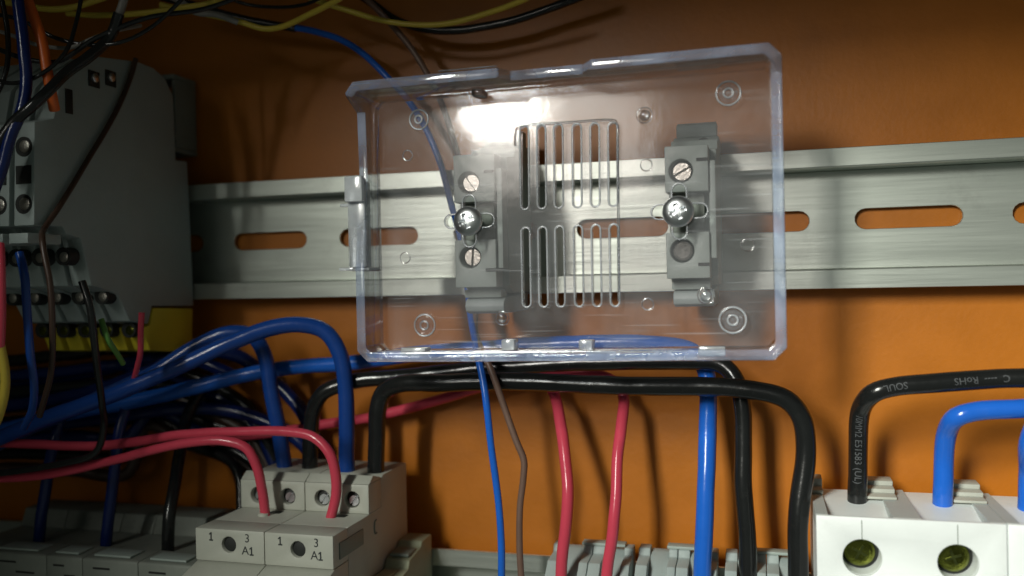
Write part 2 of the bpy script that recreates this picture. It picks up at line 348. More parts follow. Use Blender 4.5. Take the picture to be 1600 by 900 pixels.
# ------------------------------------------------------------------ end clamps on the rail (behind the clear box)
CF = -37.5
def end_clamp(px0, px1, pyc, label):
    """px0, px1: front face edges at the depth of the front face"""
    x0 = U(px0, pyc, CF).x; x1 = U(px1, pyc, CF).x; cx = (x0 + x1) / 2
    zt_ = U((px0 + px1) / 2, pyc - 112, CF).z; zb_ = U((px0 + px1) / 2, pyc + 96, CF).z; zm = (zt_ + zb_) / 2
    t = thing('rail_end_clamp', (cx, -8.5, zm), label, 'clamp', 'grey clamps on the upper rail')
    # profile of the rear body in (Y, Z): shoulders top and bottom, jaw round the rail
    finish(prism_x(NB(), [(-8.7, zt_ + 5), (-17, zt_ + 5), (-18, zt_ + 3.4), (-24, zt_ + 3.2), (-25, zt_ + 0.6), (CF + 6, zt_ - 0.2), (CF + 6, zb_ + 0.4), (-29, zb_ - 1), (-27.5, zb_ - 1.6), (-8.7, zb_ - 1.6)], x0 + 0.25, x1 + 1.6), 'body', 'grey', t, bevel=0.35)
    a0, a1 = zm + 4.6, zt_; b0, b1 = zb_, zm - 4.6
    zs1 = zm + 9.4; zs2 = zm - 8.8; sx = x0 + (x1 - x0) * 0.37
    f1 = NB(); plate(f1, rect(x0, x1, a0, a1), [circ(sx, zs1, 2.75)], CF, CF + 6, 0.25); g1 = finish(f1, 'front_block', 'grey', t)
    f2 = NB(); plate(f2, rect(x0, x1, b0, b1), [circ(sx, zs2, 2.75)], CF, CF + 6, 0.25); g2 = finish(f2, 'front_block', 'grey', t)
    finish(box(NB(), x0 + 0.6, x1 - 1.2, CF + 3.2, CF + 5.9, b1 + 0.05, a0 - 0.05), 'centre_web', 'dgrey', t)
    finish(box(NB(), x1 + 0.05, x1 + 1.5, CF + 1.2, CF + 5.9, b0 + 4.5, a1 - 3.5), 'side_rib', 'grey', t, bevel=0.25)
    for zz in (zs1 + 2.4, zs2 - 3.2):
        finish(box(NB(), x1 - 2.6, x1 - 0.1, CF - 0.25, CF + 0.1, zz - 0.35, zz + 0.35), 'notch_mark', 'black_hole', t)
    slot_screw(g1, (sx + 0.15, CF + 3.2, zs1), 2.15, 'screw_old', 0.5 if px0 > 900 else -0.95)
    if px0 > 900: finish(lathe(NB(), [(2.2, -0.5), (2.2, 0.6), (1.7, 0.9), (0.5, 0.7)], (sx, CF + 2.4, zs2), 20), 'plugged_hole', 'grime', g2)
    else: slot_screw(g2, (sx + 0.15, CF + 3.2, zs2), 2.15, 'screw_old', 1.5)
    # stepped feet below
    finish(box(NB(), x0 + 0.7, x1 - 0.2, -33, -27.6, zb_ - 2.6, zb_ - 0.6), 'step', 'grey', t, bevel=0.3)
    foot = NB(); prism_x(foot, [(-10, zb_ - 1.7), (-31.5, zb_ - 2.7), (-33.2, zb_ - 3.4), (-33.8, zb_ - 4.7), (-33.2, zb_ - 6.0), (-31, zb_ - 6.6), (-10, zb_ - 6.4)], x0 + 1.0, x1 + 0.6)
    finish(foot, 'foot', 'grey_lt', t, bevel=0.3)
    # top cap with release notch
    cap = NB(); prism_x(cap, [(-10, zt_ + 5.1), (-16, zt_ + 5.1), (-16, zt_ + 8.2), (-14, zt_ + 9.0), (-10, zt_ + 9.0)], x0 + 0.9, x1 + 1.0)
    finish(cap, 'top_cap', 'grey', t, bevel=0.3)
    finish(lathe(NB(), [(1.5, 0), (1.5, 0.8), (1.0, 0.9), (1.0, 0.3)], (x1 - 2.0, -18.1, zt_ + 3.0), 16), 'release_eye', 'black_hole', t)
    return t, cx, zm
cl1 = end_clamp(710, 774, 353, 'grey plastic rail clamp beside the vent slots, thin blue and brown wires running behind it')
cl2 = end_clamp(1040, 1108, 339, 'grey plastic rail clamp between the vent slots and the corner rings of the clear box')

# ------------------------------------------------------------------ clear plastic box (open tray, screwed to the clamps)
def P2(px, py, Y): p = U(px, py, Y); return (p.x, p.z)
PF, PB = PLATE_Y - 2.0, PLATE_Y              # front and back of the base plate
xl = U(557, 450, PF - 8).x; xr = U(1229, 480, PF - 8).x
zb0 = U(580, 566, PF - 8).z; zb1 = U(1205, 563, PF - 8).z
ztl = U(590, 124, PF - 13).z; ztr = U(1190, 66, PF - 13).z
encl = thing('clear_box', ((xl + xr) / 2, PB, (zb0 + ztl) / 2), 'clear plastic open box with vent slots screwed onto the mounting rail', 'box')
holes = []; slotdefs = []
ux = [(819, 820), (845.5, 848), (872, 875), (901, 903), (929, 931), (957, 959)]
for k, (xa, xb) in enumerate(ux):
    yo = -1.0 * k
    for (ya, yb) in ((203 + yo, 320 + yo), (362 + yo, 473 + yo * 0.3)):
        a = U(xa + (0 if ya < 300 else 2), ya, PF); b = U(xa + (1 if ya < 300 else 4), yb, PF)
        slotdefs.append((a.x, a.z, b.x, b.z))
SR = 0.95
for s in slotdefs: holes.append(stadium(s[2], s[3], s[0], s[1], SR))
def plus(cx, cz, a, r):
    pts = []
    for k in range(4):
        th = math.pi / 2 * k; c, s_ = math.cos(th), math.sin(th)
        for j in range(9):
            t = -math.pi / 2 + math.pi * j / 8; x, z = a + r * math.cos(t), r * math.sin(t)
            pts.append((cx + x * c - z * s_, cz + x * s_ + z * c))
        x, z = r, r; pts.append((cx + x * c - z * s_, cz + x * s_ + z * c))
    return pts
SC = [U(729, 345, PF - 1.5), U(1059, 330, PF - 1.5)]
for c in SC: holes.append(plus(c.x + 0.2, c.z + 0.1, 4.6, 1.55))
CH = 2.6
def outline(ins, ch):
    x0, x1 = xl + ins, xr - ins
    return [(x0 + ch, zb0 + ins), (x1 - ch, zb1 + ins), (x1, zb1 + ins + ch), (x1, ztr - ins - ch), (x1 - ch, ztr - ins), (x0 + ch, ztl - ins), (x0, ztl - ins - ch), (x0, zb0 + ins + ch)]
bm = NB(); plate(bm, outline(2.3, CH - 1.0), holes, PF, PB); finish(bm, 'base_plate', 'clear', encl)
# the wall round the plate: one moulding, deeper along the top, with a notch in the top edge
wall = []
def addw(x, z, d): wall.append((x, z, d))
o8 = outline(0, CH)
lat0 = U(560, 420, PF - 8).z; lat1 = U(560, 280, PF - 8).z
addw(*o8[0], 8.5); addw(*o8[1], 8.5); addw(*o8[2], 8.5)
addw(xr, ztr - CH - 3.0, 9.5); addw(*o8[3], 12.5); addw(*o8[4], 13.0)
def tz(px):
    x = U(px, 100, PF - 13).x; f = (x - xl) / (xr - xl); return x, ztl + (ztr - ztl) * f
for px, d in ((922, 13.0), (904, 9.6), (792, 9.6), (778, 13.6)):
    x, z = tz(px); addw(x, z, d)
addw(*o8[5], 13.4); addw(*o8[6], 12.6)
addw(xl, ztl - CH - 3.4, 6.0); addw(xl, lat1, 5.4); addw(xl, lat0, 8.6); addw(*o8[7], 8.6)
bm = NB(); cx_ = (xl + xr) / 2; cz_ = (zb0 + ztl) / 2; TH = 2.4
rings = []
n = len(wall)
for i, (x, z, d) in enumerate(wall):
    pa = Vector((wall[i - 1][0], wall[i - 1][1])); pb = Vector((wall[(i + 1) % n][0], wall[(i + 1) % n][1])); p = Vector((x, z))
    e1 = (p - pa).normalized(); e2 = (pb - p).normalized(); n1 = Vector((-e1.y, e1.x)); n2 = Vector((-e2.y, e2.x))
    mvec = (n1 + n2); mvec = mvec / max(0.3, mvec.length_squared) * 2
    q = p + mvec * TH
    rings.append([bm.verts.new((x, PB, z)), bm.verts.new((x, PF - d, z)), bm.verts.new((q.x, PF - d, q.y)), bm.verts.new((q.x, PB, q.y))])
for i in range(n):
    A, B = rings[i], rings[(i + 1) % n]
    for k in range(4): bm.faces.new((A[k], A[(k + 1) % 4], B[(k + 1) % 4], B[k]))
sw = finish(bm, 'side_wall', 'clear_edge', encl, bevel=0.4, seg=2)
sw.data.materials.append(M['clear_rim'])
for p in sw.data.polygons:
    if p.normal.y < -0.55: p.material_index = 1
def ring(cx, cz, y, R, r, nm, mat='clear_rib', par=None):
    return finish(tube(NB(), [Vector((cx + R * math.cos(2 * math.pi * k / 28), y, cz + R * math.sin(2 * math.pi * k / 28))) for k in range(28)], r, 8, True), nm, mat, par or encl, angle=80)
for px, py, R in ((655, 187, 2.35), (664, 508, 2.6), (1138, 146, 2.6), (1145, 500, 2.85)):
    c = U(px, py, PF)
    b = ring(c.x, c.z, PF - 0.2, R, 0.26, 'corner_boss', 'frost')
    ring(c.x, c.z, PF - 0.5, R * 0.38, 0.26, 'boss_hole', 'frost', par=b)
    finish(lathe(NB(), [(R * .8, 0.05), (R * .8, 0.5), (R * .5, 0.9), (R * 0.45, 0.3)], (c.x, PF, c.z), 24), 'boss_cone', 'clear', b)
for px, py, R in ((637, 243, 1.25), (633, 403, 1.3), (785, 497, 1.6), (1007, 180, 1.75), (1010, 258, 1.3), (1012, 475, 1.3), (1168, 383, 1.35), (1103, 462, 1.8)):
    yy = PF - 0.1 if py > 100 else PF - 2
    c = U(px, py, yy); ring(c.x, c.z, yy, R, 0.16, 'ejector_ring')
    if R > 1.5: finish(lathe(NB(), [(R * .75, 0), (R * .6, 0.9), (R * .25, 1.2)], (c.x, yy, c.z), 18), 'pin', 'clear_rib', encl)
for s in slotdefs:
    pts = [Vector((x, PF, z)) for x, z in stadium(s[2], s[3], s[0], s[1], SR + 0.1, 6)]
    finish(tube(NB(), pts, 0.25, 8, True), 'slot_rim', 'frost', encl, angle=80)
for c in SC:
    pts = [Vector((x, PF - 0.1, z)) for x, z in plus(c.x + 0.2, c.z + 0.1, 4.6, 1.65)]
    finish(tube(NB(), pts, 0.2, 6, True), 'keyhole_rim', 'frost', encl, angle=80)
# ridge framing the vent field
fr = [(805, 228), (805, 210), (809, 199), (820, 196), (880, 192), (950, 187.5), (961, 189), (965, 198), (965, 230), (966, 320), (967, 470)]
finish(tube(NB(), spline([U(x, y, PF) for x, y in fr], 1.0), 0.32, 8), 'vent_frame', 'clear_rib', encl, angle=80)
# latch on the left side
lt = NB()
xa, xb = U(553, 350, PF - 5).x, U(580, 350, PF - 5).x
za, zb_ = U(565, 280, PF - 5).z, U(565, 418, PF - 5).z
box(lt, xa, xb, PF - 8.4, PF - 7.2, zb_, za)
box(lt, xa + 0.02, xa + 1.3, PF - 7.15, PB, zb_ + 0.02, za - 0.02)
finish(lt, 'latch_plate', 'frost', encl, bevel=0.3)
zc = U(565, 318, PF - 5).z
finish(box(NB(), xa + 0.1, xb + 0.2, PF - 10.2, PF - 8.5, zc, za + 0.3), 'latch_block', 'tab', encl, bevel=0.4)
finish(box(NB(), xa + 0.3, xb + 0.3, PF - 7.5, PF - 0.5, zb_ - 0.9, zb_ - 0.05), 'latch_foot', 'tab', encl, bevel=0.25)
x_ = U(535, 418, PF - 3).x
finish(box(NB(), x_, xa - 0.05, PF - 5, PF - 3.5, zb_ - 0.7, zb_ + 0.1), 'latch_tongue', 'tab', encl, bevel=0.2)
finish(box(NB(), x_ + 0.6, xa - 0.05, PF - 5, PF - 3.5, zc - 0.6, zc + 0.2), 'latch_tongue', 'tab', encl, bevel=0.2)
# small tabs along the lower wall and a clip at the top
for px0, px1, py0, py1, mat in ((786, 806, 530, 547, 'tab'), (906, 927, 531, 549, 'tab'), (630, 668, 543, 556, 'tab'), (1092, 1134, 541, 555, 'tab')):
    a = U(px0, py1, PF - 5); b = U(px1, py0, PF - 5)
    finish(box(NB(), a.x, b.x, PF - 6.5, PF - 2.5, a.z, b.z), 'catch_tab', mat, encl, bevel=0.3)
a = U(742, 154, PF - 1); b = U(760, 142, PF - 1)
finish(box(NB(), a.x, b.x, PF - 4, PF + 0.3, a.z, b.z), 'catch_tab', 'clear_rib', encl, bevel=0.4)
for pxa, pxb, py in ((690, 780, 108),):
    a = U(pxa, py + 6, PF - 12); b = U(pxb, py - 1, PF - 12)
    finish(box(NB(), a.x, b.x, PF - 14.4, PF - 13.7, a.z, b.z), 'lip', 'frost', encl, bevel=0.2)

# screws holding the box
def pan_screw(c, label):
    t = thing('mounting_screw', (c.x, PF, c.z), label, 'screw')
    R = 3.5; bm = NB(); NR, NA = 30, 72; rings = []
    for i in range(1, NR + 1):
        ring_ = []
        for k in range(NA):
            a = 2 * math.pi * k / NA; r = R * i / NR
            h = 0.7 + 1.5 * math.sqrt(max(0, 1 - (i / NR) ** 2))
            u, v = r * math.cos(a - 0.35), r * math.sin(a - 0.35)
            arm = max(min(1, (0.52 - abs(v)) / 0.16) * min(1, max(0, (1.85 - abs(u)) / 0.3)), min(1, (0.52 - abs(u)) / 0.16) * min(1, max(0, (1.85 - abs(v)) / 0.3)), 0)
            mid = max(0, min(1, (0.85 - r) / 0.25))
            h -= 1.1 * max(arm, mid)
            ring_.append(bm.verts.new((c.x + r * math.cos(a), PF - h, c.z + r * math.sin(a))))
        rings.append(ring_)
    cv = bm.verts.new((c.x, PF - 1.1, c.z))
    for k in range(NA): bm.faces.new((cv, rings[0][k], rings[0][(k + 1) % NA]))
    base_ = [bm.verts.new((v.co.x, PF - 0.02, v.co.z)) for v in rings[-1]]; rings.append(base_)
    for i in range(NR):
        for k in range(NA): bm.faces.new((rings[i][k], rings[i][(k + 1) % NA], rings[i + 1][(k + 1) % NA], rings[i + 1][k]))
    bm.faces.new(base_)
    finish(bm, 'head', 'screw', t, angle=55)
    finish(lathe(NB(), [(1.3, 0.0), (1.3, -6.0)], (c.x, PF, c.z), 14), 'shank', 'screw', t)
    return t
pan_screw(SC[0], 'shiny domed cross-head screw through the clear box into the clamp beside the vent slots')
pan_screw(SC[1], 'shiny domed cross-head screw through the clear box into the clamp away from the vent slots')

# ------------------------------------------------------------------ stacked multi-tier terminal blocks on the left
XD = UX(300, 375, U(300, 375, -9).x).x
def pz(px, py): p = UX(px, py, XD); return (p.y, p.z)
prof_px = [(303, 478), (302, 450), (293, 252), (275, 250), (271, 150), (258, 122), (240, 106), (215, 96), (150, 88), (112, 112), (92, 135), (84, 185), (54, 190), (53, 352), (98, 354), (104, 366), (126, 372), (143, 446), (163, 452), (184, 460), (203, 502), (232, 506), (238, 478)]
prof = [pz(*p) for p in prof_px]
yel_px = [(303, 482), (302, 550), (236, 548), (224, 512), (236, 508), (241, 481)]
yel = [pz(*p) for p in yel_px]
def tier_block(i, x1, wd, label):
    t = thing('terminal_block', (x1 - wd / 2, -8.7, 0), label, 'terminal block', 'stacked terminal blocks at the left end of the rail')
    finish(prism_x(NB(), prof, x1 - wd, x1), 'housing', 'grey_lt', t, bevel=0.4)
    finish(prism_x(NB(), yel, x1 - wd + 0.3, x1 - 0.3), 'earth_foot', 'yellow_pa', t, bevel=0.4)
    # tiers: wire funnels with clamping screws on the sloped faces
    for (px, py), mat in (((112, 400), 'screw_old'), ((172, 462), 'screw_old'), ((214, 515), 'brass')):
        y, z = pz(px, py)
        finish(lathe(NB(), [(2.3, -3.0), (2.3, 0.35), (1.9, 0.4)], (x1 - wd / 2, y + 0.6, z), 16), 'screw_hole_shade', 'black_hole', t)  # flat black disc stands in for the shaded hole
        finish(lathe(NB(), [(1.3, 0), (1.3, 0.55), (0.8, 0.7)], (x1 - wd / 2 + 0.5, y + 0.6, z - 0.2), 14), 'clamp_screw', mat, t)
    for (px, py) in ((53, 228), (53, 318)):
        y, z = pz(px, py)
        finish(lathe(NB(), [(2.4, -0.5), (2.4, 0.12), (1.9, 0.15)], (x1 - wd / 2, y, z), 18), 'screw_hole_shade', 'black_hole', t)  # black disc for the dark of the hole
        finish(lathe(NB(), [(1.5, 0), (1.5, 0.35), (1.0, 0.5)], (x1 - wd / 2 + 0.5, y, z), 14), 'screw', 'screw_old', t)
    la, lb = pz(53, 360), pz(53, 380)
    finish(box(NB(), x1 - wd, x1 - 0.4, la[0] - 1.5, la[0] + 9, lb[1], la[1] - 0.6), 'ledge', 'grey_lt', t, bevel=0.2)
    y, z = pz(53, 272)
    finish(box(NB(), x1 - wd + 0.8, x1 - 0.8, y - 0.15, y + 1, z - 2.2, z + 2.2), 'marker_window', 'black_hole', t)
for i in range(5):
    tier_block(i, XD - i * 7.4, 6.0, ['grey tiered terminal block with broad bare side face beside the mounting rail', 'grey tiered terminal block next behind the one showing its broad side'][min(i, 1)] if i < 2 else 'grey tiered terminal block deeper in the dark stack by the black wires')
# spring clip behind the top of the blocks
xq = XD + 0.2
c_ = thing('rail_stop', (xq, -8.7, 30), 'dark clear plastic clip on the top rear of the tiered terminal block', 'clip')
a = U(300, 125, -3); b = U(278, 245, -3)
for z0, z1 in ((a.z - 1.4, a.z), (b.z, b.z + 1.4), (b.z + 4.2, b.z + 5.4)):
    finish(box(NB(), b.x - 4, a.x, -12, -1, z0, z1), 'clip_bar', 'dgrey', c_, bevel=0.2)
finish(box(NB(), a.x - 1.2, a.x - 0.02, -11.5, -1.2, b.z + 1.5, a.z - 1.5), 'clip_side', 'dgrey', c_, bevel=0.2)
# clamping screws and a slot high on the side face; black pads for shaded recesses
side = [o for o in bpy.data.objects if 'broad bare side' in o.get('label', '')][0]
for px, py in ((146, 122), (172, 121)):
    p = UX(px, py, XD)
    rc = finish(box(NB(), XD + 0.02, XD + 0.3, p.y - 2.0, p.y + 2.0, p.z - 2.4, p.z + 1.8), 'recess_shade', 'black_hole', side, bevel=0.1)
    bm = NB(); lathe(bm, [(1.2, 0), (1.2, 0.5), (0.7, 0.8)], (0, 0, 0), 14, axis='Z')
    bmesh.ops.rotate(bm, cent=(0, 0, 0), matrix=Matrix.Rotation(math.pi / 2, 3, 'Y'), verts=bm.verts); bmesh.ops.translate(bm, vec=(XD + 0.3, p.y, p.z), verts=bm.verts)
    finish(bm, 'screw', 'screw', rc)
p = UX(107, 158, XD)
finish(box(NB(), XD + 0.02, XD + 0.3, p.y - 1.2, p.y + 1.2, p.z - 3.2, p.z + 3.0), 'slot_shade', 'black_hole', side, bevel=0.1)

# ------------------------------------------------------------------ two modular contactors
XC = [U(305, 845, -54).x, U(413, 855, -54).x, U(521, 868, -54).x]
zf = U(470, 835, -54).z; zf0 = U(470, 887, -54).z
zu0 = zf; zu1 = U(575, 747, -34).z - 1.8; zr = U(637, 723, -9).z
def contactor(i, label):
    x0, x1 = XC[i] + 0.06, XC[i + 1] - 0.06; wd = x1 - x0; cx = (x0 + x1) / 2
    t = thing('modular_contactor', (cx, -8.7, Z2), label, 'contactor', 'two contactors side by side on the lower rail')
    zl = Z2 - 42
    body = [(-8.7, zl), (-46, zl), (-46, zf - 0.03), (-26, zf - 0.03), (-26, zu1), (-24.5, zr), (-8.7, zr)]
    finish(prism_x(NB(), body, x0, x1), 'body', 'beige', t, bevel=0.25)
    hx = x0 + wd * 0.49; hz = (zf + zf0) / 2 + 0.3
    f = NB(); plate(f, rect(x0, x1, zf0, zf), [circ(hx, hz, 1.95)], -54, -46.05, 0.3); ff = finish(f, 'front_face', 'beige', t)
    finish(prism_x(NB(), [(-46.1, zf0 - 0.1), (-53.2, zf0 - 0.1), (-60, zf0 - 2.2), (-60, zl), (-46.1, zl)], x0, x1), 'lower_step', 'beige', t, bevel=0.3)
    finish(lathe(NB(), [(1.9, 0), (1.9, 0.3), (1.2, 0.5)], (hx, -52.7, hz), 18), 'hole_shade', 'black_hole', ff)  # black disc painted in for the dark inside the hole
    sxs = (x0 + wd * 0.27, x0 + wd * 0.74); sz = (zu0 + zu1) / 2 - 0.2
    u = NB(); plate(u, rect(x0, x1, zf + 0.03, zu1), [circ(q, sz, 2.15) for q in sxs], -34, -26.05, 0.3); uf = finish(u, 'terminal_face', 'beige', t)
    finish(prism_x(NB(), [(-26.05, zu1 + 0.03), (-33.6, zu1 + 0.03), (-31.0, zu1 + 1.8), (-26.05, zr - 0.4)], x0, x1), 'chamfer', 'beige', t, bevel=0.2)
    for q in sxs:
        s_ = slot_screw(uf, (q + 0.4, -31.9, sz - 0.3), 1.45, 'screw', 0.9)
        finish(lathe(NB(), [(2.1, 0), (2.1, 0.2), (1.9, 0.3)], (q, -32.2, sz), 18), 'well_shade', 'black_hole', uf)  # black disc stands in for shade deep in the screw hole
    finish(box(NB(), x0 + wd * 0.56, x0 + wd * 0.72, -37.8, -35.4, zf - 0.2, zf + 0.06), 'wire_entry', 'black_hole', t)
    def one(x, z, h):
        b_ = NB(); q = h * 0.085
        prism = [(x - q, z - h / 2 + 2 * q), (x + q, z - h / 2 + 2 * q), (x + q, z + h / 2), (x - q * 0.6, z + h / 2), (x - h * 0.26, z + h * 0.33), (x - h * 0.26, z + h * 0.17), (x - q, z + h * 0.27)]
        plate(b_, prism, [], -54.06, -54.0); plate(b_, rect(x - h * 0.26, x + h * 0.26, z - h / 2, z - h / 2 + 2 * q - 0.01), [], -54.06, -54.0)
        return finish(b_, 'print', 'ink', ff, smooth=False)
    one(x0 + wd * 0.235, zf - 1.9, 2.1)
    text('print', '3', 'ink', ff, x0 + wd * 0.76, zf - 1.9, -54.03, 2.1)
    text('print', 'A', 'ink', ff, x0 + wd * 0.73, zf - 4.9, -54.03, 2.1)
    one(x0 + wd * 0.82, zf - 4.9, 2.1)
    if i == 1:   # recessed grip and embossed mark on the exposed side
        finish(box(NB(), x1 - 0.05, x1 + 0.35, -51, -38, zf0 + 1.5, zf0 + 5.5), 'side_grip', 'dgrey', t, bevel=0.15)
        p = UX(587, 823, x1)
        finish(tube(NB(), spline([Vector((x1 + 0.1, p.y + 1.0 * math.cos(a_), p.z + 1.9 * math.sin(a_))) for a_ in (1.2, 2.2, 3.2, 4.2, 5.2)], 0.4), 0.22, 6), 'moulded_mark', 'dgrey', t)
    return t
contactor(0, 'pale grey contactor marked 1 3 A1, standing next to the dark terminal strip')
contactor(1, 'pale grey contactor marked 1 3 A1, its bare side towards the olive end stop')
# olive end stop on the rail beside the contactor
a = U(668, 842, -12); b = U(585, 870, -12)
es = thing('end_stop', ((a.x + XC[2]) / 2, -8.7, Z2), 'olive plastic end stop on the lower rail beside the contactor', 'end stop')
ex0 = XC[2] + 0.3; ex1 = a.x
zt_ = U(650, 838, -12).z
finish(prism_x(NB(), [(-8.7, zt_), (-16, zt_), (-17, zt_ - 1.5), (-25, zt_ - 2.5), (-26, zt_ - 4.5), (-36, zt_ - 6), (-37, zt_ - 8), (-37, Z2 - 24), (-8.7, Z2 - 24)], ex0, ex1), 'body', 'olive', es, bevel=0.4)
finish(box(NB(), ex0 + 0.6, ex1 - 0.8, -24, -18, zt_ - 2.2, zt_ - 1.3), 'recess', 'dgrey', es, bevel=0.3)
finish(box(NB(), ex0 + 0.5, ex1 - 2.5, -35.5, -27.5, zt_ - 5.6, zt_ - 4.4), 'ridge', 'olive', es, bevel=0.3)

# ------------------------------------------------------------------ white breakers at the right
YB = -37.0
xb0 = U(1275, 840, YB).x; PW = U(1575, 860, YB).x - xb0; PW /= 2
zbt = U(1420, 812, YB).z
def breaker(i, npole, label):
    x0 = xb0 + 2 * PW * i + 0.08; x1 = x0 + PW * npole - 0.16
    t = thing('circuit_breaker', ((x0 + x1) / 2, -8.7, Z2), label, 'breaker')
    zl = Z2 - 42; zk = zbt - 3.5
    hz = U(1350, 872, YB).z
    finish(prism_x(NB(), [(-8.7, zl), (-24, zl), (-24, zk - 0.02), (-8.7, zk - 0.02)], x0, x1), 'body', 'white', t, bevel=0.2)
    hs = []
    for k in range(npole):
        xa_ = xb0 + 2 * PW * i + PW * k; hx = xa_ + PW * 0.5
        hs.append(circ(hx, hz, 4.0, 32))
    f = NB(); plate(f, rect(x0, x1, hz - 9, zbt), hs, YB, YB + 1.2, 0.3); finish(f, 'front_face', 'white', t)
    f = NB(); plate(f, rect(x0 + 0.02, x1 - 0.02, hz - 9, zk), hs, YB + 1.22, -24.05); finish(f, 'screw_shaft', 'white', t)
    finish(box(NB(), x0, x1, YB - 6, -24.05, zl, hz - 9.1), 'lower_step', 'white', t, bevel=0.3)
    for k in range(npole):
        xa_ = xb0 + 2 * PW * i + PW * k; hx = xa_ + PW * 0.5
        full = [(YB + 1.22, zk + 0.02), (YB + 1.22, zbt), (-8.7, zbt), (-8.7, zk + 0.02)]
        cut_ = [(YB + 1.22, zk + 0.02), (YB + 1.22, zk + 0.2), (YB + 17.0, zbt - 0.5), (-8.7, zbt - 0.5), (-8.7, zk + 0.02)]
        pa, pb = hx - PW * 0.36, hx + PW * 0.34
        e0 = x0 if k == 0 else xa_; e1 = x1 if k == npole - 1 else xa_ + PW
        finish(prism_x(NB(), full, e0, pa), 'top_rib', 'white_shaded', t)
        finish(prism_x(NB(), cut_, pa, pb), 'cable_funnel', 'white', t)
        finish(prism_x(NB(), full, pb, e1), 'top_rib', 'white_shaded', t)
        # terminal screw down in the hole: brass cross-head with rim
        finish(lathe(NB(), [(3.9, -0.2), (3.9, 0.3), (3.4, 0.4)], (hx, -31.2, hz), 24), 'well_shade', 'black_hole', t)  # black disc for the shade at the bottom of the hole
        bm = NB(); lathe(bm, [(3.3, -0.5), (3.3, 0.9), (2.8, 1.4), (1.2, 1.6)], (hx - 0.2, -31.6, hz + 0.2), 24)
        hd = finish(bm, 'terminal_screw', 'brass', t, angle=30)
        bm = NB(); box(bm, hx - 1.9, hx + 1.5, -33.35, -32.9, hz - 0.05, hz + 0.45); box(bm, hx - 0.45, hx + 0.05, -33.4, -32.95, hz - 1.5, hz + 1.9)
        bmesh.ops.rotate(bm, cent=(hx - 0.2, -33.1, hz + 0.2), matrix=Matrix.Rotation(0.5 + k * 0.7, 3, 'Y'), verts=bm.verts)
        finish(bm, 'cross_slot', 'brass_shaded', hd)  # dark bars on the head stand in for the shaded slot
        # seam
        finish(box(NB(), hx - 0.09, hx + 0.09, YB - 0.02, YB + 0.2, hz + 4.05, zbt - 0.6), 'seam', 'dgrey', t)
    # stepped clips between the cable entries, at the back
    for k in range(npole + (0 if i else 0)):
        xc = xb0 + 2 * PW * i + PW * (k + 1) - 1.8
        st = [(-8.7, zbt + 0.03), (-20, zbt + 0.03), (-20, zbt + 0.7), (-16.5, zbt + 0.9), (-16.5, zbt + 1.8), (-13.2, zbt + 2.0), (-13.2, zbt + 3.0), (-8.7, zbt + 3.2)]
        finish(prism_x(NB(), st, xc - 5.2, xc + 1.8), 'ribbed_clip', 'beige', t, bevel=0.25)
    if i == 0:
        st = [(-8.7, zbt + 0.03), (-17, zbt + 0.03), (-17, zbt + 1.0), (-13.2, zbt + 1.2), (-13.2, zbt + 3.0), (-8.7, zbt + 3.2)]
        finish(prism_x(NB(), st, x0 + 0.2, x0 + 2.8), 'ribbed_clip', 'beige', t, bevel=0.25)
    return t
breaker(0, 2, 'white two-pole breaker with two brass screw holes, fed by black and blue cables')
breaker(1, 1, 'white breaker cut by the frame, next to the two-pole breaker')

# ------------------------------------------------------------------ grey terminals at the foot of the red, blue and black wires
def low_terminal(px0, px1, py, label):
    x0 = U(px0, py, -12).x; x1 = U(px1, py, -12).x; z = U((px0 + px1) / 2, py, -12).z; wd = x1 - x0
    t = thing('feed_terminal', ((x0 + x1) / 2, -8.7, Z2), label, 'terminal block', 'grey feed terminals on the lower rail')
    zl = Z2 - 25
    xm = (x0 + x1) / 2
    for a_, b_ in ((x0, xm - 0.08), (xm + 0.08, x1)):
        w2 = b_ - a_
        finish(prism_x(NB(), [(-8.7, zl), (-29, zl), (-29, z - 9), (-21, z - 3.2), (-20, z - 2.2), (-13.5, z - 1.8), (-12.6, z), (-8.7, z)], a_, a_ + w2 * 0.3), 'cheek', 'grey_lt', t, bevel=0.3)
        finish(prism_x(NB(), [(-8.7, zl), (-29, zl), (-29, z - 9), (-21, z - 3.2), (-20, z - 2.2), (-13.5, z - 1.8), (-12.6, z), (-8.7, z)], b_ - w2 * 0.22, b_), 'cheek', 'grey_lt', t, bevel=0.3)
        finish(prism_x(NB(), [(-8.7, zl), (-27, zl), (-27, z - 11), (-19, z - 5.5), (-16, z - 3.2), (-11.5, z - 1.2), (-8.7, z - 1.0)], a_ + w2 * 0.3, b_ - w2 * 0.22), 'funnel', 'grey_lt', t, bevel=0.2)
    finish(box(NB(), x0 + wd * 0.36, x0 + wd * 0.9, -12.5, -9.2, z + 0.02, z + 0.8), 'marker_strip', 'grey', t, bevel=0.2)
low_terminal(866, 990, 852, 'light grey terminal block at the foot of the two red wires')
low_terminal(999, 1122, 858, 'light grey terminal block at the foot of the thick upright blue cable')
low_terminal(1134, 1262, 866, 'light grey terminal block at the foot of the two thick upright black cables')

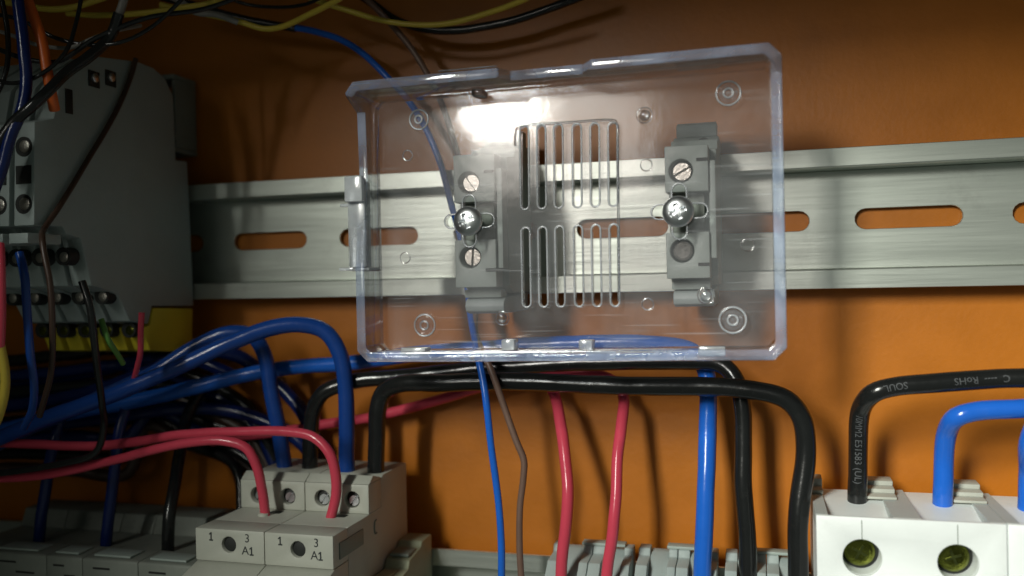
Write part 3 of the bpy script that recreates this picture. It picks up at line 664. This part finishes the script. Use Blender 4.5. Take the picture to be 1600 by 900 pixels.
# ------------------------------------------------------------------ dark terminal strip bottom left
def strip_terminal(px0, px1, py, yf, label):
    x0 = U(px0, py, yf).x; x1 = U(px1, py, yf).x; z = U((px0 + px1) / 2, py, yf).z; wd = x1 - x0
    t = thing('strip_terminal', ((x0 + x1) / 2, -8.7, Z2), label, 'terminal block', 'terminals in the dark lower corner')
    zl = Z2 - 30
    zr_ = z + 2.5
    finish(prism_x(NB(), [(-8.7, zl), (yf, zl), (yf, z - 0.4), (yf + 0.5, z), (yf + 9, z + 0.4), (yf + 10, zr_ - 4), (-22, zr_ - 4), (-20, zr_ + 1), (-8.7, zr_ + 1)], x0 + 0.08, x1 - 0.08), 'housing', 'strip', t, bevel=0.3)
    for k in range(2):
        zz = z - 2.2 - 2.6 * k
        finish(box(NB(), x0 + wd * (0.2 + 0.3 * k), x0 + wd * (0.5 + 0.3 * k), yf - 0.12, yf + 1, zz - 0.5, zz), 'label_slot', 'black_hole', t)
    finish(box(NB(), x0 + wd * 0.15, x0 + wd * 0.8, yf + 1.5, yf + 7, z + 0.15, z + 0.75), 'cover_strip', 'grey', t, bevel=0.2)
    return t
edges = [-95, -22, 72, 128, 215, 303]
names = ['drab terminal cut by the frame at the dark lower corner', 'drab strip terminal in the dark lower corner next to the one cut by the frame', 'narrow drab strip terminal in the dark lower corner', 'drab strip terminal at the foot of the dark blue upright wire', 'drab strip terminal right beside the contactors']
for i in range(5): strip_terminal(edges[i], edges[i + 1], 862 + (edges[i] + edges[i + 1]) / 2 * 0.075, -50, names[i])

# ------------------------------------------------------------------ wires
TH_ = 'wires behind and below the clear box'
wire('thin_wire', 'blue_lt', 0.92, [(452, 42, -14), (490, 48, -14), (530, 60, -14), (570, 85, -14), (607, 122, -14), (640, 160, -13), (668, 205, -12), (688, 255, -12), (702, 310, -12), (722, 385, -11.5), (731, 450, -12), (737, 500, -16), (746, 555, -27), (758, 620, -30), (768, 700, -30), (778, 780, -30), (783, 850, -30), (785, 930, -30)], 'thin bright blue wire passing behind the clear box and down past the black cables')
wire('thin_wire', 'brown', 0.85, [(560, -14, -18), (600, 26, -18), (640, 72, -17), (668, 116, -16), (690, 162, -14), (712, 228, -12), (731, 300, -11), (742, 400, -11), (744, 470, -13), (741, 515, -18), (752, 548, -26), (768, 580, -28), (790, 640, -28), (808, 690, -28), (819, 720, -28), (818, 745, -28), (813, 790, -28), (813, 850, -28), (817, 930, -28)], 'thin kinked brown wire passing behind the clear box and down beside the blue one')
wire('red_wire', 'red', 1.5, [(330, 690, -10), (480, 668, -7), (560, 655, -6), (650, 635, -6), (745, 607, -7), (820, 590, -8), (850, 594, -9), (866, 615, -12), (878, 665, -17), (884, 715, -21), (888, 765, -24), (884, 820, -25), (879, 860, -25), (876, 900, -25), (876, 930, -25)], 'red wire emerging below the black cables, the one nearer the kinked brown wire')
wire('red_wire', 'red', 1.45, [(760, 598, -4), (850, 582, -5), (930, 584, -6), (962, 598, -9), (974, 622, -13), (970, 670, -18), (965, 720, -22), (963, 780, -25), (958, 830, -26), (950, 880, -26), (944, 930, -26)], 'red wire emerging below the black cables, the one nearer the thick blue cable')
wire('black_cable', 'black', 2.15, [(484, 760, -20), (485, 725, -20), (485, 680, -20), (488, 645, -20), (502, 615, -20), (535, 600, -19), (620, 590, -17), (740, 578, -16), (850, 571, -16), (980, 567, -16), (1080, 567, -16), (1130, 573, -16), (1152, 598, -17), (1162, 640, -18), (1163, 700, -19), (1162, 760, -20), (1166, 830, -20), (1170, 930, -20)], 'thick black cable arching higher, just under the lower edge of the clear box', 'cable')
wire('black_cable', 'black', 2.35, [(588, 765, -22), (588, 725, -22), (590, 680, -22), (592, 640, -22), (600, 614, -22), (625, 601, -23), (700, 598, -24), (800, 597, -24), (900, 598, -24), (1000, 602, -24), (1100, 605, -24), (1180, 610, -24), (1228, 622, -24), (1251, 648, -24), (1258, 700, -24), (1253, 760, -25), (1248, 820, -26), (1247, 930, -26)], 'thick black cable arching lower, in front, down beside the white breaker', 'cable')
wire('blue_cable', 'blue_lt', 2.2, [(-60, 690, -28), (100, 648, -26), (250, 618, -20), (400, 582, -13), (540, 566, -10), (700, 550, -9), (900, 537, -9), (1030, 537, -9), (1080, 549, -9), (1100, 575, -11), (1108, 620, -14), (1106, 690, -18), (1102, 760, -21), (1099, 830, -22), (1096, 930, -22)], 'thick blue cable running low behind the clear box and down to the grey terminals', 'cable')
wire('blue_cable', 'blue', 2.15, [(-60, 720, -36), (40, 672, -36), (140, 628, -35), (240, 582, -31), (310, 540, -26), (360, 520, -23), (395, 525, -21), (413, 552, -20), (424, 610, -20), (436, 670, -20), (444, 715, -20), (450, 760, -20)], 'thick blue cable arching into the contactor beside the dark terminal strip', 'cable')
wire('blue_cable', 'blue', 2.2, [(-60, 712, -44), (60, 660, -44), (160, 622, -42), (260, 580, -38), (350, 540, -33), (420, 515, -28), (470, 508, -25), (508, 518, -23), (530, 550, -22), (539, 600, -22), (541, 660, -22), (543, 720, -22), (544, 765, -22)], 'thick blue cable arching into the contactor beside the olive end stop', 'cable')
wire('red_wire', 'red', 1.25, [(-60, 752, -46), (60, 743, -46), (150, 725, -45), (230, 704, -44), (300, 690, -43), (350, 688, -42), (385, 700, -41), (402, 730, -40.5), (409, 765, -40), (413, 801, -40), (414, 812, -40)], 'red wire dropping into the contactor beside the dark terminal strip')
wire('red_wire', 'red', 1.3, [(-60, 690, -42), (60, 694, -42), (150, 698, -41), (220, 690, -40), (290, 678, -40), (380, 675, -39), (450, 674, -38), (490, 683, -38), (514, 708, -38), (524, 742, -38), (525, 775, -38), (517, 808, -38.5), (514, 820, -38.5)], 'red wire dropping into the contactor beside the olive end stop')
wire('blue_cable', 'blue_dk', 2.1, [(-60, 640, -20), (60, 628, -20), (160, 606, -19), (250, 572, -17), (310, 548, -14), (370, 556, -9), (420, 590, -6), (470, 640, -6), (500, 700, -6)], 'navy cable passing behind the two arching blue cables', 'cable')
wire('blue_cable', 'blue_dk', 2.1, [(-60, 600, -14), (60, 596, -14), (150, 580, -13), (230, 560, -12), (300, 560, -10), (370, 590, -7)], 'navy cable low under the yellow feet of the terminal blocks', 'cable')
wire('blue_cable', 'blue_dk', 2.1, [(-60, 668, -22), (60, 664, -22), (160, 652, -18), (260, 640, -14), (340, 640, -8), (420, 660, -5), (470, 690, -4), (520, 760, -4)], 'navy cable deep behind the red wires', 'cable')
BK = 'thick black printed cable bending down into the white breaker'
wire('black_cable', 'black', 2.2, [(1640, 590, -26), (1560, 594, -26), (1460, 600, -26), (1400, 604, -26), (1364, 614, -26), (1346, 640, -22), (1341, 690, -20), (1340, 740, -20), (1339, 775, -20), (1339, 800, -19)], BK, 'cable')
wire('blue_cable', 'blue_lt', 2.15, [(1640, 637, -26), (1580, 639, -26), (1525, 642, -26), (1494, 652, -26), (1479, 676, -22), (1475, 720, -20), (1473, 765, -20), (1472, 800, -19)], 'thick blue cable bending down into the white breaker', 'cable')
wire('blue_cable', 'blue_lt', 2.15, [(1625, 650, -26), (1610, 690, -26), (1606, 740, -20), (1604, 800, -20), (1604, 830, -19)], 'thick blue cable standing in the white breaker cut by the frame', 'cable')
# print on the black cable
def cable_print(label, s, h, frac0, flip=1):
    path = WP[label]; fr = frames(path); L_ = [0]
    for i in range(1, len(path)): L_.append(L_[-1] + (path[i] - path[i - 1]).length)
    o_par = [o for o in bpy.data.objects if o.get('label') == label][0]
    def warp(a, b, d):
        s0 = frac0 * L_[-1] + a * flip; i = 0
        while i < len(L_) - 2 and L_[i + 1] < s0: i += 1
        f = max(0, min(1, (s0 - L_[i]) / max(1e-6, L_[i + 1] - L_[i])))
        p = path[i].lerp(path[i + 1], f); t = fr[i][1].lerp(fr[i + 1][1], f).normalized()
        out = Vector((CAM.x - p.x, CAM.y - p.y, CAM.z - p.z)); out = (out - t * out.dot(t)).normalized(); side = t.cross(out) * flip
        th = b / 2.2
        return p + (out * math.cos(th) - side * math.sin(th)) * (2.2 * 1.03 + d + 0.05)
    text('print', s, 'ink_w', o_par, 0, 0, 0, h, warp=warp)
cable_print(BK, '10MM2 E51583 (UL)', 1.5, 0.76)
cable_print(BK, 'C  ----  RoHS', 1.5, 0.20)
cable_print(BK, 'SOUL', 1.5, 0.46)
# upper wires
wire('thin_wire', 'yellow', 0.75, [(250, 8, -40), (320, 22, -38), (370, 33, -36), (410, 45, -34), (440, 42, -34), (488, 20, -36), (530, -2, -38), (560, -22, -40)], 'thin yellow wire with a sharp dip over the blue wire, above the clear box')
wire('thin_wire', 'yellow', 0.75, [(455, -18, -26), (495, 0, -26), (545, 16, -25), (590, 30, -24), (640, 38, -23), (700, 36, -23), (760, 20, -24), (815, 0, -26), (850, -18, -28)], 'thin yellow wire sagging wide above the clear box, over the black one')
wire('thin_wire', 'black', 1.15, [(545, -20, -12), (585, 8, -12), (625, 34, -12), (670, 46, -12), (720, 47, -12), (790, 34, -12), (850, 14, -12), (900, -4, -13), (940, -20, -14)], 'black wire sagging under the wide yellow wire above the clear box')
wire('thin_wire', 'black', 1.1, [(250, -6, -24), (310, 10, -22), (360, 24, -19), (420, 36, -16), (462, 44, -14)], 'black wire end joining the blue wire above the clear box')
wire('thin_wire', 'grey_w', 0.8, [(235, -18, -44), (285, 3, -43), (305, 18, -42), (340, 22, -40), (372, 34, -37)], 'thin grey wire slanting in beside the grey cable duct')
wire('thin_wire', 'yellow', 0.8, [(-30, -2, -55), (30, 7, -55), (80, 14, -54), (115, 11, -53), (165, -4, -52), (200, -18, -52)], 'thin yellow wire crossing the orange wire at the dark upper corner')
wire('thin_wire', 'yellow', 0.75, [(105, 20, -46), (150, 23, -46), (225, 20, -45), (280, 12, -44), (330, 4, -43), (370, -14, -43)], 'thin yellow wire running level over the dark tiered terminal blocks')
wire('thin_wire', 'orange', 1.25, [(34, -24, -70), (48, 14, -70), (64, 62, -70), (73, 110, -70), (80, 145, -69), (86, 172, -67)], 'short orange wire hanging down to the dark tiered terminal blocks')
wire('thin_wire', 'blue_dk', 1.35, [(26, -24, -74), (34, 40, -74), (39, 90, -74), (40, 130, -74), (34, 170, -75), (18, 210, -76), (2, 262, -77), (-12, 300, -78)], 'dark blue wire hanging beside the orange wire')
wire('thin_wire', 'black', 1.3, [(186, 20, -60), (172, 58, -60), (140, 88, -64), (108, 112, -68), (80, 140, -72), (52, 166, -75), (22, 192, -76), (0, 222, -77), (-20, 260, -78)], 'black wire slanting across the front of the dark tiered terminal blocks')
wire('thin_wire', 'grey_w', 1.0, [(198, -20, -58), (192, 5, -58), (184, 28, -58), (177, 50, -58)], 'short grey wire hanging from above at the dark upper corner')
wire('thin_wire', 'grey_w', 0.5, [(-20, 44, -62), (20, 56, -62), (60, 70, -63), (110, 74, -63), (140, 62, -62), (172, 50, -60), (220, 40, -50)], 'very thin pale wire looping below the short grey wire')
p_ = [(212, 92), (204, 120), (188, 160), (166, 202), (140, 245), (112, 292), (88, 330), (70, 356)]
def on_side(px, py, off): p = UX(px, py, XD + off); return p
path = spline([on_side(x, y, 1.2) for x, y in p_] + [U(66, 372, -74), U(70, 400, -75), U(78, 440, -75), U(82, 520, -74), U(80, 580, -70), U(62, 650, -62)])
tag(finish(tube(NB(), path, 0.72, 10), 'thin_wire', 'brown_dk', origin=path[-1].copy(), angle=60), 'thin dark brown wire slanting down the broad side of the tiered terminal block', 'wire')
wire('thin_wire', 'blue', 0.95, [(30, 395, -78), (38, 430, -79), (42, 490, -79), (48, 550, -78), (54, 600, -74), (50, 640, -68), (38, 668, -62)], 'blue wire hanging down from the tiered terminal blocks at the left')
wire('thin_wire', 'yellow', 1.0, [(-14, 480, -84), (-2, 530, -84), (8, 580, -83), (6, 620, -82), (-4, 655, -80), (-18, 680, -78)], 'yellow wire bowing in at the left edge below the terminal blocks')
wire('thin_wire', 'red', 0.9, [(0, 380, -84), (2, 420, -85), (3, 480, -85), (1, 540, -84), (-6, 580, -83)], 'red wire hanging at the left edge beside the terminal blocks')
wire('thin_wire', 'black', 0.9, [(128, 440, -66), (140, 480, -66), (146, 530, -65), (152, 580, -60), (160, 630, -54), (163, 664, -48), (150, 706, -48), (100, 724, -49), (30, 736, -50), (-40, 742, -50)], 'thin black wire dropping from the terminal blocks across the red wires')
wire('thin_wire', 'green', 0.7, [(158, 500, -62), (168, 530, -62), (182, 552, -58), (192, 568, -54)], 'short thin green wire at the yellow feet of the terminal blocks')
wire('thin_wire', 'red', 0.75, [(222, 488, -46), (220, 520, -46), (219, 550, -45), (212, 580, -42), (206, 600, -38)], 'thin red wire at the yellow feet of the terminal blocks')
wire('upright_wire', 'blue_dk', 1.6, [(196, 640, -30), (186, 680, -32), (179, 735, -33), (174, 780, -34), (168, 830, -35), (166, 870, -35)], 'dark blue upright wire below the red wires', 'wire')
wire('upright_wire', 'black', 1.7, [(330, 590, -8), (306, 625, -12), (290, 660, -16), (280, 710, -24), (272, 760, -32), (264, 810, -36), (262, 870, -36)], 'black upright wire between the dark terminal strip and the contactors', 'wire')
wire('upright_wire', 'blue_dk', 1.6, [(96, 650, -32), (84, 695, -34), (72, 760, -35), (64, 810, -36), (60, 870, -36)], 'dark upright wire deep in the lower corner under the red wires', 'wire')
wire('upright_wire', 'black', 1.5, [(250, 690, -8), (310, 700, -8), (345, 712, -8), (366, 728, -9), (375, 752, -10), (376, 800, -12)], 'black wire curving down behind the contactors', 'wire')

for k, (m_, r_, pts) in enumerate((
    ('black', 0.5, [(-20, 20, -66), (30, 30, -66), (90, 60, -64), (140, 70, -62), (190, 66, -60), (240, 40, -55), (300, -16, -50)]),
    ('black', 0.5, [(-20, 120, -72), (20, 130, -73), (60, 118, -72), (100, 84, -68), (120, 30, -64), (130, -20, -62)]),
    ('black', 0.6, [(0, -20, -70), (12, 50, -70), (10, 110, -72), (-15, 170, -74)]),
    ('black', 0.6, [(-20, 70, -68), (40, 92, -68), (90, 96, -66), (150, 60, -62), (230, 28, -56), (320, 14, -46), (400, -14, -40)]),
    ('black', 0.5, [(330, -16, -30), (380, 6, -28), (430, 12, -27), (480, 6, -28), (520, -14, -30)]))):
    wire('thin_wire', m_, r_, pts, 'thin dark wire in the loose tangle over the tiered terminal blocks', 'wire', 'tangle of thin dark wires')

for k in range(8):
    y0 = 560 + 24 * k; d0 = -10 - 2.2 * (k % 3); e = k * 9
    wire('bundled_cable', ('black', 'blue_dk', 'black', 'brown_dk')[k % 4], 1.9, [(-70, y0 + 8, d0 - 6), (20, y0 + 4, d0 - 6), (110, y0 - 6 + e * 0.2, d0 - 4), (200, y0 - 14 + e * 0.4, d0), (270 - 6 * k, 575 + 13 * k, d0 + 3), (330 - 4 * k, 600 + 14 * k, -5), (390, 640 + 13 * k, -4), (430, 720 + 8 * k, -4)], 'dark cable in the shadowed bundle running behind the blue and red cables', 'cable', 'dark cable bundle')

for px, py, Y in ((413, 803, -40), (516, 811, -38.5)):
    own = [o for o in bpy.data.objects if o.name.startswith('red_wire') and 'dropping into the contactor' in o.get('label', '') and (('dark terminal' in o['label']) == (px < 450))][0]
    p = U(px, py, Y)
    finish(lathe(NB(), [(1.55, -1.2), (1.55, 0.5), (1.2, 0.7)], (p.x - 0.1, p.y, p.z - 0.2), 14, axis='Z'), 'crimp_sleeve', 'beige', own)
